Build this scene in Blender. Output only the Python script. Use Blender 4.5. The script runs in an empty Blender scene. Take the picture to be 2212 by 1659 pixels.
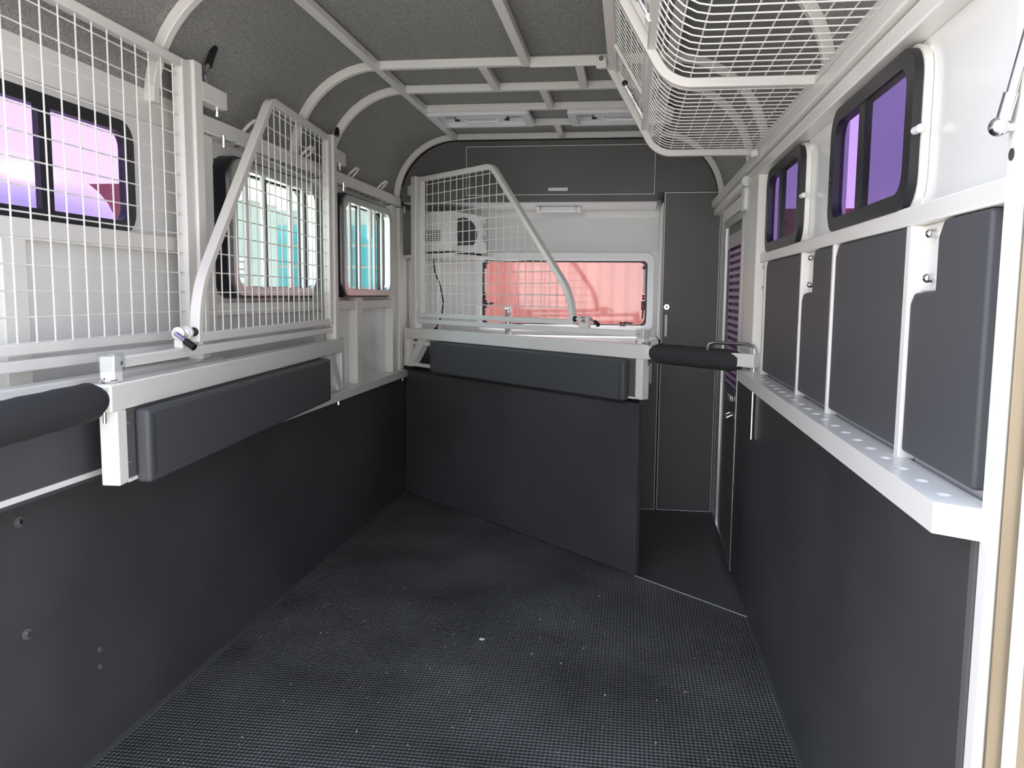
import bpy, bmesh, math, random
from mathutils import Vector, Matrix
random.seed(7)
S = bpy.context.scene
COL = S.collection

# ------------------------------------------------------------------ camera
F, YAW, PIT, ROL = 1785.97, -0.139426, -0.108515, 0.00935
CAM = Vector((0, 0, 1.25))
_f = Vector((math.sin(YAW)*math.cos(PIT), math.cos(YAW)*math.cos(PIT), math.sin(PIT)))
_r = Vector((math.cos(YAW), -math.sin(YAW), 0)); _u = _r.cross(_f)
R2 = _r*math.cos(ROL) + _u*math.sin(ROL); U2 = -_r*math.sin(ROL) + _u*math.cos(ROL)
cd = bpy.data.cameras.new('camera'); cam = bpy.data.objects.new('camera', cd); COL.objects.link(cam)
cd.sensor_width = 36; cd.lens = F*36/2212; cd.clip_start = .02; cd.clip_end = 300
cam.matrix_world = Matrix(((R2.x, U2.x, -_f.x, 0), (R2.y, U2.y, -_f.y, 0), (R2.z, U2.z, -_f.z, CAM.z), (0, 0, 0, 1)))
S.camera = cam

# ------------------------------------------------------------------ sky, sun, exposure
W = bpy.data.worlds.new('sky'); S.world = W; W.use_nodes = True
wt = W.node_tree; wt.nodes.clear()
wo = wt.nodes.new('ShaderNodeOutputWorld'); wb = wt.nodes.new('ShaderNodeBackground')
tc = wt.nodes.new('ShaderNodeTexCoord'); sx = wt.nodes.new('ShaderNodeSeparateXYZ'); cr = wt.nodes.new('ShaderNodeValToRGB')
cr.color_ramp.elements[0].position = .0; cr.color_ramp.elements[0].color = (1, .99, .97, 1)
cr.color_ramp.elements[1].position = .42; cr.color_ramp.elements[1].color = (.64, .73, .95, 1)
e = cr.color_ramp.elements.new(.13); e.color = (.97, .97, .98, 1)
wt.links.new(tc.outputs['Generated'], sx.inputs[0]); wt.links.new(sx.outputs['Z'], cr.inputs[0])
wt.links.new(cr.outputs[0], wb.inputs[0]); wt.links.new(wb.outputs[0], wo.inputs[0])
wb.inputs[1].default_value = 1.0
sd = bpy.data.lights.new('sun', 'SUN'); sd.energy = 3.0; sd.angle = .01; sd.color = (1, .95, .86)
so = bpy.data.objects.new('sun', sd); COL.objects.link(so)
so.rotation_euler = Vector((0, -.50, -.86)).to_track_quat('-Z', 'Y').to_euler()
V = S.view_settings
V.view_transform = 'Standard'; V.look = 'None'; V.gamma = 1; V.use_curve_mapping = False
V.exposure = 2.12
try:
    S.cycles.use_denoising = True
    S.cycles.max_bounces = 8; S.cycles.diffuse_bounces = 5; S.cycles.transparent_max_bounces = 16
except Exception: pass

# ------------------------------------------------------------------ materials
def mat(name, col, rough=.5, metal=0.0, spec=.5, noise=None, bump=None, coat=0, trans=None):
    m = bpy.data.materials.new(name); m.use_nodes = True; nt = m.node_tree
    b = nt.nodes['Principled BSDF']
    b.inputs['Base Color'].default_value = (*col, 1); b.inputs['Roughness'].default_value = rough
    b.inputs['Metallic'].default_value = metal; b.inputs['Specular IOR Level'].default_value = spec
    b.inputs['Coat Weight'].default_value = coat; b.inputs['Coat Roughness'].default_value = .08
    if noise or bump:
        t = nt.nodes.new('ShaderNodeTexCoord')
    if noise:      # (scale, amount, detail)
        n = nt.nodes.new('ShaderNodeTexNoise'); n.inputs['Scale'].default_value = noise[0]; n.inputs['Detail'].default_value = noise[2]
        nt.links.new(t.outputs['Object'], n.inputs['Vector'])
        r = nt.nodes.new('ShaderNodeValToRGB'); a = noise[1]
        r.color_ramp.elements[0].position = .3; r.color_ramp.elements[1].position = .7
        r.color_ramp.elements[0].color = (*[c*(1-a) for c in col], 1); r.color_ramp.elements[1].color = (*[min(1, c*(1+a)) for c in col], 1)
        nt.links.new(n.outputs[0], r.inputs[0]); nt.links.new(r.outputs[0], b.inputs['Base Color'])
    if bump:       # (scale, strength, distance)
        n = nt.nodes.new('ShaderNodeTexNoise'); n.inputs['Scale'].default_value = bump[0]; n.inputs['Detail'].default_value = 4
        nt.links.new(t.outputs['Object'], n.inputs['Vector'])
        k = nt.nodes.new('ShaderNodeBump'); k.inputs['Strength'].default_value = bump[1]; k.inputs['Distance'].default_value = bump[2]
        nt.links.new(n.outputs[0], k.inputs['Height']); nt.links.new(k.outputs[0], b.inputs['Normal'])
    return m
def glass(name, tint, gloss=.06, rough=.02):
    m = bpy.data.materials.new(name); m.use_nodes = True; nt = m.node_tree; nt.nodes.clear()
    o = nt.nodes.new('ShaderNodeOutputMaterial'); mx = nt.nodes.new('ShaderNodeMixShader')
    t = nt.nodes.new('ShaderNodeBsdfTransparent'); g = nt.nodes.new('ShaderNodeBsdfGlossy')
    t.inputs[0].default_value = (*tint, 1); g.inputs['Roughness'].default_value = rough; mx.inputs[0].default_value = gloss
    nt.links.new(t.outputs[0], mx.inputs[1]); nt.links.new(g.outputs[0], mx.inputs[2]); nt.links.new(mx.outputs[0], o.inputs[0])
    return m
WHITE = mat('white_enamel', (.79, .775, .74), .28, spec=.5, noise=(3, .03, 3))
WSKIN = mat('white_wall_panel', (.82, .82, .805), .16, spec=.5, noise=(2, .03, 2))
FRAME = mat('cream_white_frame', (.79, .78, .735), .35)
LINE = mat('black_rubber_lining', (.060, .060, .063), .38, spec=.45, noise=(1.6, .25, 6), bump=(400, .15, .0006))
LINE2 = mat('charcoal_laminate', (.112, .109, .107), .42, spec=.45, noise=(2, .15, 5))
FELT = mat('grey_felt', (.30, .30, .288), .95, spec=.1, noise=(160, .30, 8), bump=(500, .6, .002))
VINYL = mat('black_vinyl', (.072, .074, .080), .55, spec=.4, bump=(600, .15, .0005))
SLEEVE = mat('black_neoprene', (.036, .037, .039), .75, spec=.25, bump=(500, .3, .0005))
RUBBER = mat('black_window_rubber', (.012, .013, .016), .35)
BLACK = mat('black_plastic', (.010, .010, .012), .4)
CHROME = mat('chrome', (.75, .75, .76), .12, metal=1)
ALU = mat('brushed_aluminium', (.70, .70, .70), .30, metal=1)
STEEL = mat('stainless_steel', (.21, .18, .135), .32, metal=1, noise=(3, .12, 6))
BENCH = mat('white_bench_laminate', (.80, .80, .80), .2)
EDGE = mat('white_edge_strip', (.75, .75, .74), .3)
GREYW = mat('light_grey_panel', (.68, .69, .69), .35)
PLASTIC = mat('white_plastic', (.80, .81, .82), .35)
DARKGL = mat('dark_oven_glass', (.03, .03, .032), .2)
REDDOT = mat('red_button', (.5, .03, .02), .4)
HOLE = mat('dark_recess', (.05, .05, .05), .8)
CLEAR = glass('clear_plastic_cap', (.93, .95, .95), .14, .05)
PANE = glass('clear_window_glass', (.86, .95, .92), .05)
FPANE = glass('clear_acrylic', (.93, .9, .9), .05, .05)
PURPLE = glass('purple_tinted_glass', (.52, .445, .63), .04)
PURPLE2 = glass('violet_tinted_glass', (.42, .33, .54), .04)
MESHSCR = glass('fly_screen_over_glass', (.62, .62, .66), .10, .3)
CONT = mat('faded_red_steel', (.29, .085, .068), .6, noise=(1.2, .2, 5))
CONC = mat('pale_concrete', (.47, .43, .37), .9, noise=(1.5, .15, 5))
TEAL = mat('teal_glass', (.05, .22, .24), .1)
BWALL = mat('pale_rendered_wall', (.27, .29, .26), .8)
CHECK = mat('checker_plate', (.26, .245, .215), .25, metal=1)
TANK = mat('white_tank', (.7, .7, .72), .4)
SLAT = mat('pale_slats', (.40, .40, .34), .6)
BEAD = mat('dark_sealant', (.055, .055, .054), .6)
LIDG = mat('smoky_vent_lid', (.42, .42, .40), .4)
GRIT = mat('pale_grit', (.6, .58, .54), .8)

# rubber floor with fine raised pips
FLOOR = mat('ribbed_rubber_mat', (.112, .111, .107), .5, spec=.4, noise=(2.2, .4, 7))
nt = FLOOR.node_tree; b = nt.nodes['Principled BSDF']
t = nt.nodes.new('ShaderNodeTexCoord'); s = nt.nodes.new('ShaderNodeSeparateXYZ'); nt.links.new(t.outputs['Object'], s.inputs[0])
ms = []
for ax, k in (('X', 2*math.pi/.0125), ('Y', 2*math.pi/.016)):
    a = nt.nodes.new('ShaderNodeMath'); a.operation = 'MULTIPLY'; a.inputs[1].default_value = k; nt.links.new(s.outputs[ax], a.inputs[0])
    c = nt.nodes.new('ShaderNodeMath'); c.operation = 'SINE'; nt.links.new(a.outputs[0], c.inputs[0]); ms.append(c)
a = nt.nodes.new('ShaderNodeMath'); a.operation = 'ADD'; nt.links.new(ms[0].outputs[0], a.inputs[0]); nt.links.new(ms[1].outputs[0], a.inputs[1])
k = nt.nodes.new('ShaderNodeBump'); k.inputs['Strength'].default_value = .8; k.inputs['Distance'].default_value = .0022
nt.links.new(a.outputs[0], k.inputs['Height']); nt.links.new(k.outputs[0], b.inputs['Normal'])
mr = nt.nodes.new('ShaderNodeMapRange'); mr.inputs['From Min'].default_value = -1.2; mr.inputs['From Max'].default_value = 1.6; mr.inputs['To Min'].default_value = .45; mr.inputs['To Max'].default_value = 1.45
nt.links.new(a.outputs[0], mr.inputs['Value'])
mx = nt.nodes.new('ShaderNodeMix'); mx.data_type = 'RGBA'; mx.blend_type = 'MULTIPLY'; mx.inputs['Factor'].default_value = 1
src = b.inputs['Base Color'].links[0].from_socket
nt.links.new(src, mx.inputs['A']); nt.links.new(mr.outputs['Result'], mx.inputs['B']); nt.links.new(mx.outputs['Result'], b.inputs['Base Color'])

# ------------------------------------------------------------------ mesh helpers
class MB:
    def __init__(s): s.v = []; s.f = []
    def add(s, vs, fs):
        n = len(s.v); s.v += [Vector(v) for v in vs]; s.f += [[i+n for i in f] for f in fs]; return s
    def obox(s, o, a, b, c):
        o, a, b, c = map(Vector, (o, a, b, c))
        return s.add([o, o+a, o+a+b, o+b, o+c, o+a+c, o+a+b+c, o+b+c],
                     [(0, 3, 2, 1), (4, 5, 6, 7), (0, 1, 5, 4), (1, 2, 6, 5), (2, 3, 7, 6), (3, 0, 4, 7)])
    def box(s, x0, x1, y0, y1, z0, z1): return s.obox((x0, y0, z0), (x1-x0, 0, 0), (0, y1-y0, 0), (0, 0, z1-z0))
    def cyl(s, p0, p1, r, n=12, r1=None):
        p0, p1 = Vector(p0), Vector(p1); r1 = r if r1 is None else r1; d = (p1-p0).normalized()
        a = d.orthogonal().normalized(); b = d.cross(a); vs = []
        for i in range(n):
            q = a*math.cos(2*math.pi*i/n)+b*math.sin(2*math.pi*i/n); vs += [p0+q*r, p1+q*r1]
        fs = [(2*i, 2*((i+1) % n), 2*((i+1) % n)+1, 2*i+1) for i in range(n)]
        return s.add(vs, fs+[tuple(range(2*n-2, -1, -2)), tuple(range(1, 2*n, 2))])
    def sweep(s, pts, sec, up, closed=False):
        pts = [Vector(p) for p in pts]; up = Vector(up); n = len(pts); m = len(sec); vs = []
        for i, p in enumerate(pts):
            a = (p-pts[i-1]).normalized() if i > 0 or closed else None
            c = (pts[(i+1) % n]-p).normalized() if i < n-1 or closed else None
            t = (a+c).normalized() if a and c else (a or c)
            k = 1/max(.35, t.dot(a)) if a and c else 1
            sd = t.cross(up).normalized(); u2 = up
            tn = sd
            for (x, y) in sec: vs.append(p+tn*x*k+u2*y)
        fs = []
        for i in range(n if closed else n-1):
            j = (i+1) % n
            for q in range(m): fs.append((i*m+q, i*m+(q+1) % m, j*m+(q+1) % m, j*m+q))
        if not closed: fs += [tuple(range(m-1, -1, -1)), tuple(range((n-1)*m, n*m))]
        return s.add(vs, fs)
    def tube(s, pts, r, n=8, closed=False):      # round tube along a path
        pts = [Vector(p) for p in pts]; N = len(pts); vs = []; a = None
        for i, p in enumerate(pts):
            if closed: t = (pts[(i+1) % N]-pts[i-1]).normalized()
            else: t = (pts[min(N-1, i+1)]-pts[max(0, i-1)]).normalized()
            a = t.orthogonal().normalized() if a is None else (a-t*a.dot(t)).normalized()
            b = t.cross(a)
            for q in range(n): vs.append(p+a*r*math.cos(2*math.pi*q/n)+b*r*math.sin(2*math.pi*q/n))
        fs = []
        for i in range(N if closed else N-1):
            j = (i+1) % N
            for q in range(n): fs.append((i*n+q, i*n+(q+1) % n, j*n+(q+1) % n, j*n+q))
        if not closed: fs += [tuple(range(n-1, -1, -1)), tuple(range((N-1)*n, N*n))]
        return s.add(vs, fs)
    def prism(s, out, vec):
        out = [Vector(p) for p in out]; vec = Vector(vec); n = len(out)
        return s.add(out+[p+vec for p in out], [tuple(range(n)), tuple(range(2*n-1, n-1, -1))]+[(i, (i+1) % n, n+(i+1) % n, n+i) for i in range(n)])
    def ring(s, out, inn, vec):
        n = len(out); vec = Vector(vec); out = [Vector(p) for p in out]; inn = [Vector(p) for p in inn]
        vs = out+inn+[p+vec for p in out]+[p+vec for p in inn]; fs = []
        for i in range(n):
            j = (i+1) % n
            fs += [(i, j, n+j, n+i), (2*n+i, 3*n+i, 3*n+j, 2*n+j), (i, 2*n+i, 2*n+j, j), (n+i, n+j, 3*n+j, 3*n+i)]
        return s.add(vs, fs)
    def ball(s, c, r, n=12, sc=(1, 1, 1)):
        c = Vector(c); vs = []; m = n//2
        for i in range(m+1):
            th = math.pi*i/m
            for j in range(n):
                ph = 2*math.pi*j/n
                vs.append(c+Vector((r*sc[0]*math.sin(th)*math.cos(ph), r*sc[1]*math.sin(th)*math.sin(ph), r*sc[2]*math.cos(th))))
        return s.add(vs, [(i*n+j, i*n+(j+1) % n, (i+1)*n+(j+1) % n, (i+1)*n+j) for i in range(m) for j in range(n)])
    def mesh(s, name, m, off=(0, 0, 0), smooth=False):
        off = Vector(off); me = bpy.data.meshes.new(name)
        me.from_pydata([v-off for v in s.v], [], s.f)
        bm = bmesh.new(); bm.from_mesh(me); bmesh.ops.remove_doubles(bm, verts=bm.verts, dist=1e-6)
        bmesh.ops.recalc_face_normals(bm, faces=bm.faces); bm.to_mesh(me); bm.free()
        me.materials.append(m)
        if smooth:
            for p in me.polygons: p.use_smooth = True
            try: me.set_sharp_from_angle(angle=math.radians(38))
            except Exception: pass
        return me
    def obj(s, name, m, parent=None, smooth=False, bevel=0, seg=2, base=None):
        off = Vector((0, 0, 0))
        if parent is not None: off = worldloc(parent)
        elif base is not None: off = Vector(base)
        o = bpy.data.objects.new(name, s.mesh(name, m, off, smooth or bevel > 0)); COL.objects.link(o)
        if parent is not None: o.parent = parent
        else: o.location = off
        if bevel:
            b = o.modifiers.new('bevel', 'BEVEL'); b.width = bevel; b.segments = seg; b.limit_method = 'ANGLE'; b.angle_limit = math.radians(40)
        return o
def worldloc(o):          # only translations are used for parents built in world space
    v = Vector((0, 0, 0))
    while o is not None:
        if o.get('_local'): return v
        v = v + o.location; o = o.parent
    return v
def empty(name, loc=(0, 0, 0)):
    o = bpy.data.objects.new(name, None); COL.objects.link(o); o.location = loc; o.empty_display_size = .1; return o
def thing(o, label, cat, group=None):
    o['label'] = label; o['category'] = cat
    if group: o['group'] = group
    return o
def struct(o, label=None, cat=None):
    o['kind'] = 'structure'
    if label: o['label'] = label
    if cat: o['category'] = cat
    return o
def rrect(a0, a1, b0, b1, r, n=6, mp=None):     # rounded rectangle outline, mapped to 3D by mp(a, b)
    pts = []
    for (ca, cb, st) in ((a1-r, b1-r, 0), (a0+r, b1-r, 90), (a0+r, b0+r, 180), (a1-r, b0+r, 270)):
        for i in range(n+1):
            t = math.radians(st+90*i/n); pts.append((ca+r*math.cos(t), cb+r*math.sin(t)))
    return [mp(*p) for p in pts] if mp else pts
def fillet(pts, rad, n=6):      # 2D polyline with rounded inner corners
    out = [Vector((*pts[0], 0))]
    for i in range(1, len(pts)-1):
        p = Vector((*pts[i], 0)); a = (Vector((*pts[i-1], 0))-p).normalized(); c = (Vector((*pts[i+1], 0))-p).normalized()
        r = rad[i-1] if isinstance(rad, (list, tuple)) else rad
        ang = a.angle(c); d = r/math.tan(ang/2); bis = (a+c).normalized(); ctr = p+bis*(r/math.sin(ang/2))
        s, e = p+a*d-ctr, p+c*d-ctr
        for k in range(n+1):
            w = s.angle(e); q = (s*math.sin((1-k/n)*w)+e*math.sin(k/n*w))/math.sin(w); out.append(ctr+q)
    out.append(Vector((*pts[-1], 0)))
    return [(q.x, q.y) for q in out]
SQ = lambda w, h: [(-w/2, -h/2), (w/2, -h/2), (w/2, h/2), (-w/2, h/2)]
def holes_wall(mb, x0, x1, ya, yb, za, zb, holes):     # slab in the YZ plane with rectangular holes
    ys = sorted({ya, yb, *[h[0] for h in holes], *[h[1] for h in holes]}); zs = sorted({za, zb, *[h[2] for h in holes], *[h[3] for h in holes]})
    for y0, y1 in zip(ys, ys[1:]):
        for z0, z1 in zip(zs, zs[1:]):
            cy, cz = (y0+y1)/2, (z0+z1)/2
            if any(h[0] < cy < h[1] and h[2] < cz < h[3] for h in holes): continue
            mb.box(x0, x1, y0, y1, z0, z1)
    return mb
XL, XR = -1.385, .488       # inner faces of the linings
Y0 = 1.0                    # rear end of the body
YF = 5.42                   # front wall
ZC = 2.15                   # underside of the ceiling ribs

# ================================================================== SETTING
# ---- floor
fl = struct(MB().prism([(-1.44, Y0, 0), (.54, Y0, 0), (.54, 3.17, 0), (-1.44, 5.06, 0)], (0, 0, -.03)).obj('floor', FLOOR),
            'black pipped rubber mat floor of the horse bay', 'floor')
struct(MB().prism([(-1.44, 5.06, -.045), (.54, 3.17, -.045), (.54, YF, -.045), (-1.44, YF, -.045)], (0, 0, -.03)).obj('floor_living', LINE2),
       'smooth dark floor of the living area beyond the threshold', 'floor')
d = Vector((.54+1.44, 3.17-5.06, 0)).normalized()
a = Vector((.055, 3.635, 0)); L = (Vector((.486, 3.222, 0))-a).length
struct(MB().obox(a+Vector((0, 0, -.0105)), d*L, Vector((d.y, -d.x, 0))*.004, (0, 0, .0120)).obj('trim_1', EDGE), 'thin pale threshold strip across the floor', 'trim')

struct(MB().prism([(XL, Y0, 0), (XL+.012, Y0, 0), (XL+.003, Y0, .009), (XL, Y0, .010)], (0, 3.98, 0)).obj('trim_4', BEAD), 'grey sealant bead along the foot of the left wall', 'trim')
struct(MB().prism([(XR, 1.2, 0), (XR-.007, 1.2, 0), (XR-.002, 1.2, .006), (XR, 1.2, .007)], (0, 2.0, 0)).obj('trim_5', BEAD), 'grey sealant bead along the foot of the right wall', 'trim')
# ---- left wall
wl = empty('wall_left', (XL, 3.2, 0)); struct(wl, 'left side wall, white above a rail and black lining below', 'wall')
LW = [(2.76, 3.56, 1.24, 1.71), (3.90, 4.71, 1.24, 1.72), (1.112, 2.246, 1.420, 1.714)]
m = MB(); holes_wall(m, -1.452, -1.44, Y0, YF, -.05, 1.85, LW); m.obj('wall_panel', WSKIN, wl)
MB().box(-1.44, XL, 2.85, 5.03, 0, .735).obj('lining', LINE, wl)
MB().box(-1.44, XL, Y0, 2.85, 0, .80).obj('lining', LINE, wl)
MB().box(-1.44, -1.36, 2.85, 5.0, .731, .776).obj('lower_rail', WHITE, wl, bevel=.004)
MB().box(-1.44, -1.418, Y0, 2.58, 1.745, 1.845).obj('upper_trim', WHITE, wl, bevel=.004)
tr = MB().box(-1.44, -1.378, 2.58, 4.93, 1.765, 1.820).obj('upper_rail', WHITE, wl, bevel=.004)
m = MB()
for i in range(23):
    y = 2.66+i*.1; m.cyl((-1.402, y, 1.766), (-1.402, y, 1.7635), .009, 10)
m.obj('pin_hole', HOLE, tr)['kind'] = 'stuff'
for y0, y1 in ((1.05, 1.11), (2.56, 2.66), (3.66, 3.76), (4.13, 4.22), (4.78, 4.86), (4.94, 5.02)):
    MB().box(-1.44, -1.39, y0, y1, .776, 1.762 if y0 > 4.5 or y0 < 4 else 1.225).obj('stud', FRAME, wl, bevel=.003)
for y0, y1, z0 in ((2.66, 3.66, 1.165), (3.76, 4.78, 1.165), (1.11, 2.56, 1.37)):
    MB().box(-1.44, -1.395, y0, y1, z0, z0+.045).obj('cross_member', FRAME, wl, bevel=.003)
MB().box(-1.44, -1.40, 1.7, 1.78, .776, 1.37).obj('stud', FRAME, wl, bevel=.003)
for y, z in ((1.687, .716), (1.692, .444), (1.954, .291), (1.952, .244)):
    r = .014 if z > .4 else .007
    w_ = MB().cyl((XL-.002, y, z), (XL+.003, y, z), r, 16).obj('washer', LINE2, wl, smooth=True)
    if z > .4: MB().cyl((XL+.002, y, z), (XL+.008, y, z), .006, 6).obj('bolt', CHROME, w_)
for y in (3.79, 4.93): MB().cyl((-1.375, y, .735), (-1.375, y, .712), .007, 8).obj('pin_tip', CHROME, wl)

# ---- right wall
wr = empty('wall_right', (XR, 2.2, 0)); struct(wr, 'right side wall with padded panels, black lining and white framing', 'wall')
RW = [(1.592, 2.187, 1.415, 1.690), (2.567, 3.162, 1.415, 1.690), (3.83, 4.455, .04, 1.60)]
m = MB(); holes_wall(m, .515, .527, 1.13, YF, -.05, 1.85, RW); m.obj('wall_panel', WSKIN, wr)
MB().box(XR, .515, 1.195, 3.80, 0, .925).obj('lining', LINE, wr)
MB().box(.484, .515, 1.195, 1.212, 0, .92).obj('lining_edge', LINE2, wr)
MB().box(.486, .515, 1.19, 3.52, 1.376, 1.410).obj('upper_rail', WHITE, wr, bevel=.003)
for y0, y1 in ((1.549, 1.576), (2.104, 2.122), (2.481, 2.497), (3.127, 3.16)):
    MB().box(.485, .515, y0, y1, .96, 1.376).obj('divider_strip', WHITE, wr, bevel=.003)
MB().box(.470, .515, 3.27, 3.50, .96, 1.7075).obj('door_post', FRAME, wr, bevel=.004)
MB().box(.484, .515, 3.50, 3.70, .957, 1.7075).obj('door_post', FRAME, wr, bevel=.004)
MB().box(.507, .515, 3.16, 3.27, .96, 1.376).obj('end_panel', WSKIN, wr)
# top rail: stepped box section with a groove
tr = MB().box(.455, .512, 1.12, 4.96, 1.752, 1.792).obj('upper_rail', WHITE, wr, bevel=.004)
MB().box(.470, .515, 1.12, 4.96, 1.708, 1.748).obj('upper_rail', WHITE, wr, bevel=.004)
# locking rail with a row of slots
yA, yB, n = 1.21, 3.335, 23; m = MB(); pit = (yB-yA)/n; x0, x1 = .430, .50; cx = .458
for i in range(n):
    y = yA+(i+.5)*pit; o = [(x0, y-pit/2), (x1, y-pit/2), (x1, y+pit/2), (x0, y+pit/2)]
    sq = []; ci = []
    for k in range(16):
        t_ = 2*math.pi*(k+.5)/16; dx, dy = math.cos(t_), math.sin(t_)
        ci.append((cx+.012*dx, y+.012*dy, .965))
        s_ = min((x1-cx if dx > 0 else cx-x0)/abs(dx) if abs(dx) > 1e-6 else 9, (pit/2)/abs(dy) if abs(dy) > 1e-6 else 9)
        sq.append((cx+s_*dx, y+s_*dy, .965))
    m.add(sq+ci+[(p[0], p[1], .93) for p in ci], [(k, (k+1) % 16, 16+(k+1) % 16, 16+k) for k in range(16)]+[(16+k, 16+(k+1) % 16, 32+(k+1) % 16, 32+k) for k in range(16)])
    cs = [(x0, y-pit/2, .965), (x1, y-pit/2, .965), (x1, y+pit/2, .965), (x0, y+pit/2, .965)]
    for c_ in cs:      # corner fillers
        nb = sorted(range(16), key=lambda k: (Vector(sq[k])-Vector(c_)).length)[:2]
        m.add([c_, sq[nb[0]], sq[nb[1]]], [(0, 1, 2)])
m.add([(x0, yA, .92), (x1, yA, .92), (x1, yB, .92), (x0, yB, .92)], [(0, 3, 2, 1)])
m.add([(x0, yA, .92), (x0, yB, .92), (x0, yB, .965), (x0, yA, .965)], [(0, 1, 2, 3)])
m.add([(x0, yB, .92), (x1, yB, .92), (x1, yB, .965), (x0, yB, .965)], [(0, 1, 2, 3)])
rail = m.obj('locking_rail', WHITE, wr)
MB().prism([(x0, yA, .92), (.50, 1.165, .92), (.50, yA, .92)], (0, 0, .045)).obj('rail_end', WHITE, wr)
MB().box(.49, .515, 3.335, 3.80, .925, .955).obj('lining_cap', WHITE, wr)
# brackets with chrome bolts in the pad notches
for yc in (1.487, 2.412, 3.205):
    p = MB().prism([(.5145, yc-.066, 1.260), (.5145, yc+.066, 1.260), (.5145, yc+.066, 1.376), (.5145, yc-.066, 1.376)], (-.008, 0, 0)).obj('bolt_plate', WHITE, wr, bevel=.003)
    for z in (1.283, 1.357):
        q = MB().cyl((.5065, yc, z), (.497, yc, z), .0078, 12).ball((.496, yc, z), .0082, 10).obj('dome_bolt', CHROME, p, smooth=True)
    cr_ = [(.5063, yc-.060+.034*math.sin(math.pi*i/10), 1.285+.068*i/10) for i in range(11)]
    MB().prism(cr_, (-.0015, 0, 0)).obj('slot', HOLE, p)
# rear jamb, stainless face
j = MB().box(.484, .548, 1.152, 1.192, -.05, 2.05).obj('trim_2', WHITE, bevel=.008, base=(.5, 1.17, -.05)); struct(j, 'white upright at the rear end of the right wall', 'trim')
MB().cyl((.4845, 1.172, 1.435), (.483, 1.172, 1.435), .008, 12).obj('pin_hole', HOLE, j)
j = MB().box(.4935, .5495, 1.144, 1.1515, -.12, 2.05).obj('trim_3', STEEL, bevel=.002, base=(.5, 1.15, -.12)); struct(j, 'bare stainless rear corner strip beside the white upright', 'trim')

# ---- front wall
wf = empty('wall_front', (0, YF, 0)); struct(wf, 'white front wall of the kitchen behind the window', 'wall')
m = MB()
for x0_, x1_, z0, z1 in ((-1.475, -.955, -.05, 2.2), (.10, .548, -.05, 2.2), (-.955, .10, -.05, 1.055), (-.955, .10, 1.465, 2.2)):
    m.box(x0_, x1_, YF, YF+.04, z0, z1)
m.obj('wall_panel', WSKIN, wf)
MB().prism([(-1.0, YF, 1.525), (.175, YF, 1.525), (.175, YF-.006, 1.525), (-1.0, YF-.006, 1.525)], (0, 0, .215)).obj('raised_panel', GREYW, wf)
MB().box(-1.44, -1.235, 5.30, YF, .985, 1.47).obj('corner_box', WSKIN, wf, bevel=.01)

# ---- angled partition below the first divider
A0 = Vector((-1.386, 5.006, 0)); uA = Vector((.7222, -.6917, 0)); bA = Vector((.6917, .7222, 0))
struct(MB().obox(A0+bA*.010, uA*1.985, bA*.02, (0, 0, .775)).obox(A0+bA*.010+Vector((0, 0, .765)), uA*1.90, bA*.09, (0, 0, .013)).obox(A0+bA*.088+Vector((0, 0, .77)), uA*1.90, bA*.012, (0, 0, .18)).obj('wall_partition', LINE, base=A0), 'black angled partition panel below the front divider', 'wall')

# ---- ceiling
CXL, CXR, CZ = -1.035, .138, 1.80
def arch(r, n=14):
    p = []
    for i in range(n+1):
        t_ = math.pi-math.pi/2*i/n; p.append((CXL+r*math.cos(t_), CZ+r*math.sin(t_)))
    for i in range(n+1):
        t_ = math.pi/2-math.pi/2*i/n; p.append((CXR+r*math.cos(t_), CZ+r*math.sin(t_)))
    return p
inn = arch(.385); out = arch(.46)
ce = empty('ceiling', (-.45, 3.2, ZC)); struct(ce, 'grey felt lined ceiling with rounded sides and white ribs', 'ceiling')
m = MB(); n = len(inn); o_ = [(x, Y0, z) for x, z in out]; i_ = [(x, Y0, z) for x, z in inn]
vs = o_+i_+[(x, YF+.04, z) for x, y, z in o_]+[(x, YF+.04, z) for x, y, z in i_]
fs = []
for i in range(n-1): fs += [(i, i+1, n+i+1, n+i), (2*n+i, 3*n+i, 3*n+i+1, 2*n+i+1), (i, 2*n+i, 2*n+i+1, i+1), (n+i, n+i+1, 3*n+i+1, 3*n+i)]
fs += [(0, n, 3*n, 2*n), (n-1, 3*n-1, 4*n-1, 2*n-1)]
m.add(vs, fs).obj('felt_lining', FELT, ce, smooth=True)
for y in (1.32, 2.33, 3.374, 3.775, 4.164, 4.535, 4.92):
    pr = arch(.368, 14) if y not in (4.535, 4.164) else [(-1.03, ZC+.018), (.13, ZC+.018)]
    MB().sweep([(x, y, z) for x, z in pr], [(-.0165, -.0165), (.0165, -.0165), (.0165, .0165), (-.0165, .0165)], (0, 1, 0)).obj('rib', WHITE, ce, bevel=.003)
def bar(x, y0, y1, w=.034, x1=None): MB().obox((x-w/2, y0, ZC), (w, 0, 0), ((x if x1 is None else x1)-x, y1-y0, 0), (0, 0, .03)).obj('stringer', WHITE, ce, bevel=.003)
bar(-1.04, Y0, 4.92)
bar(-.427, Y0, 3.374, .036); bar(.135, Y0, 4.92)
for x, y0, y1 in ((-.608, 3.391, 3.758), (-.220, 3.391, 3.758), (-.404, 3.792, 4.147), (-.409, 4.552, 4.903)): bar(x, y0, y1)
MB().box(-.41, -.128, 3.345, 3.357, 2.138, 2.178).obj('bracket_bar', WHITE, ce, bevel=.003)

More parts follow.
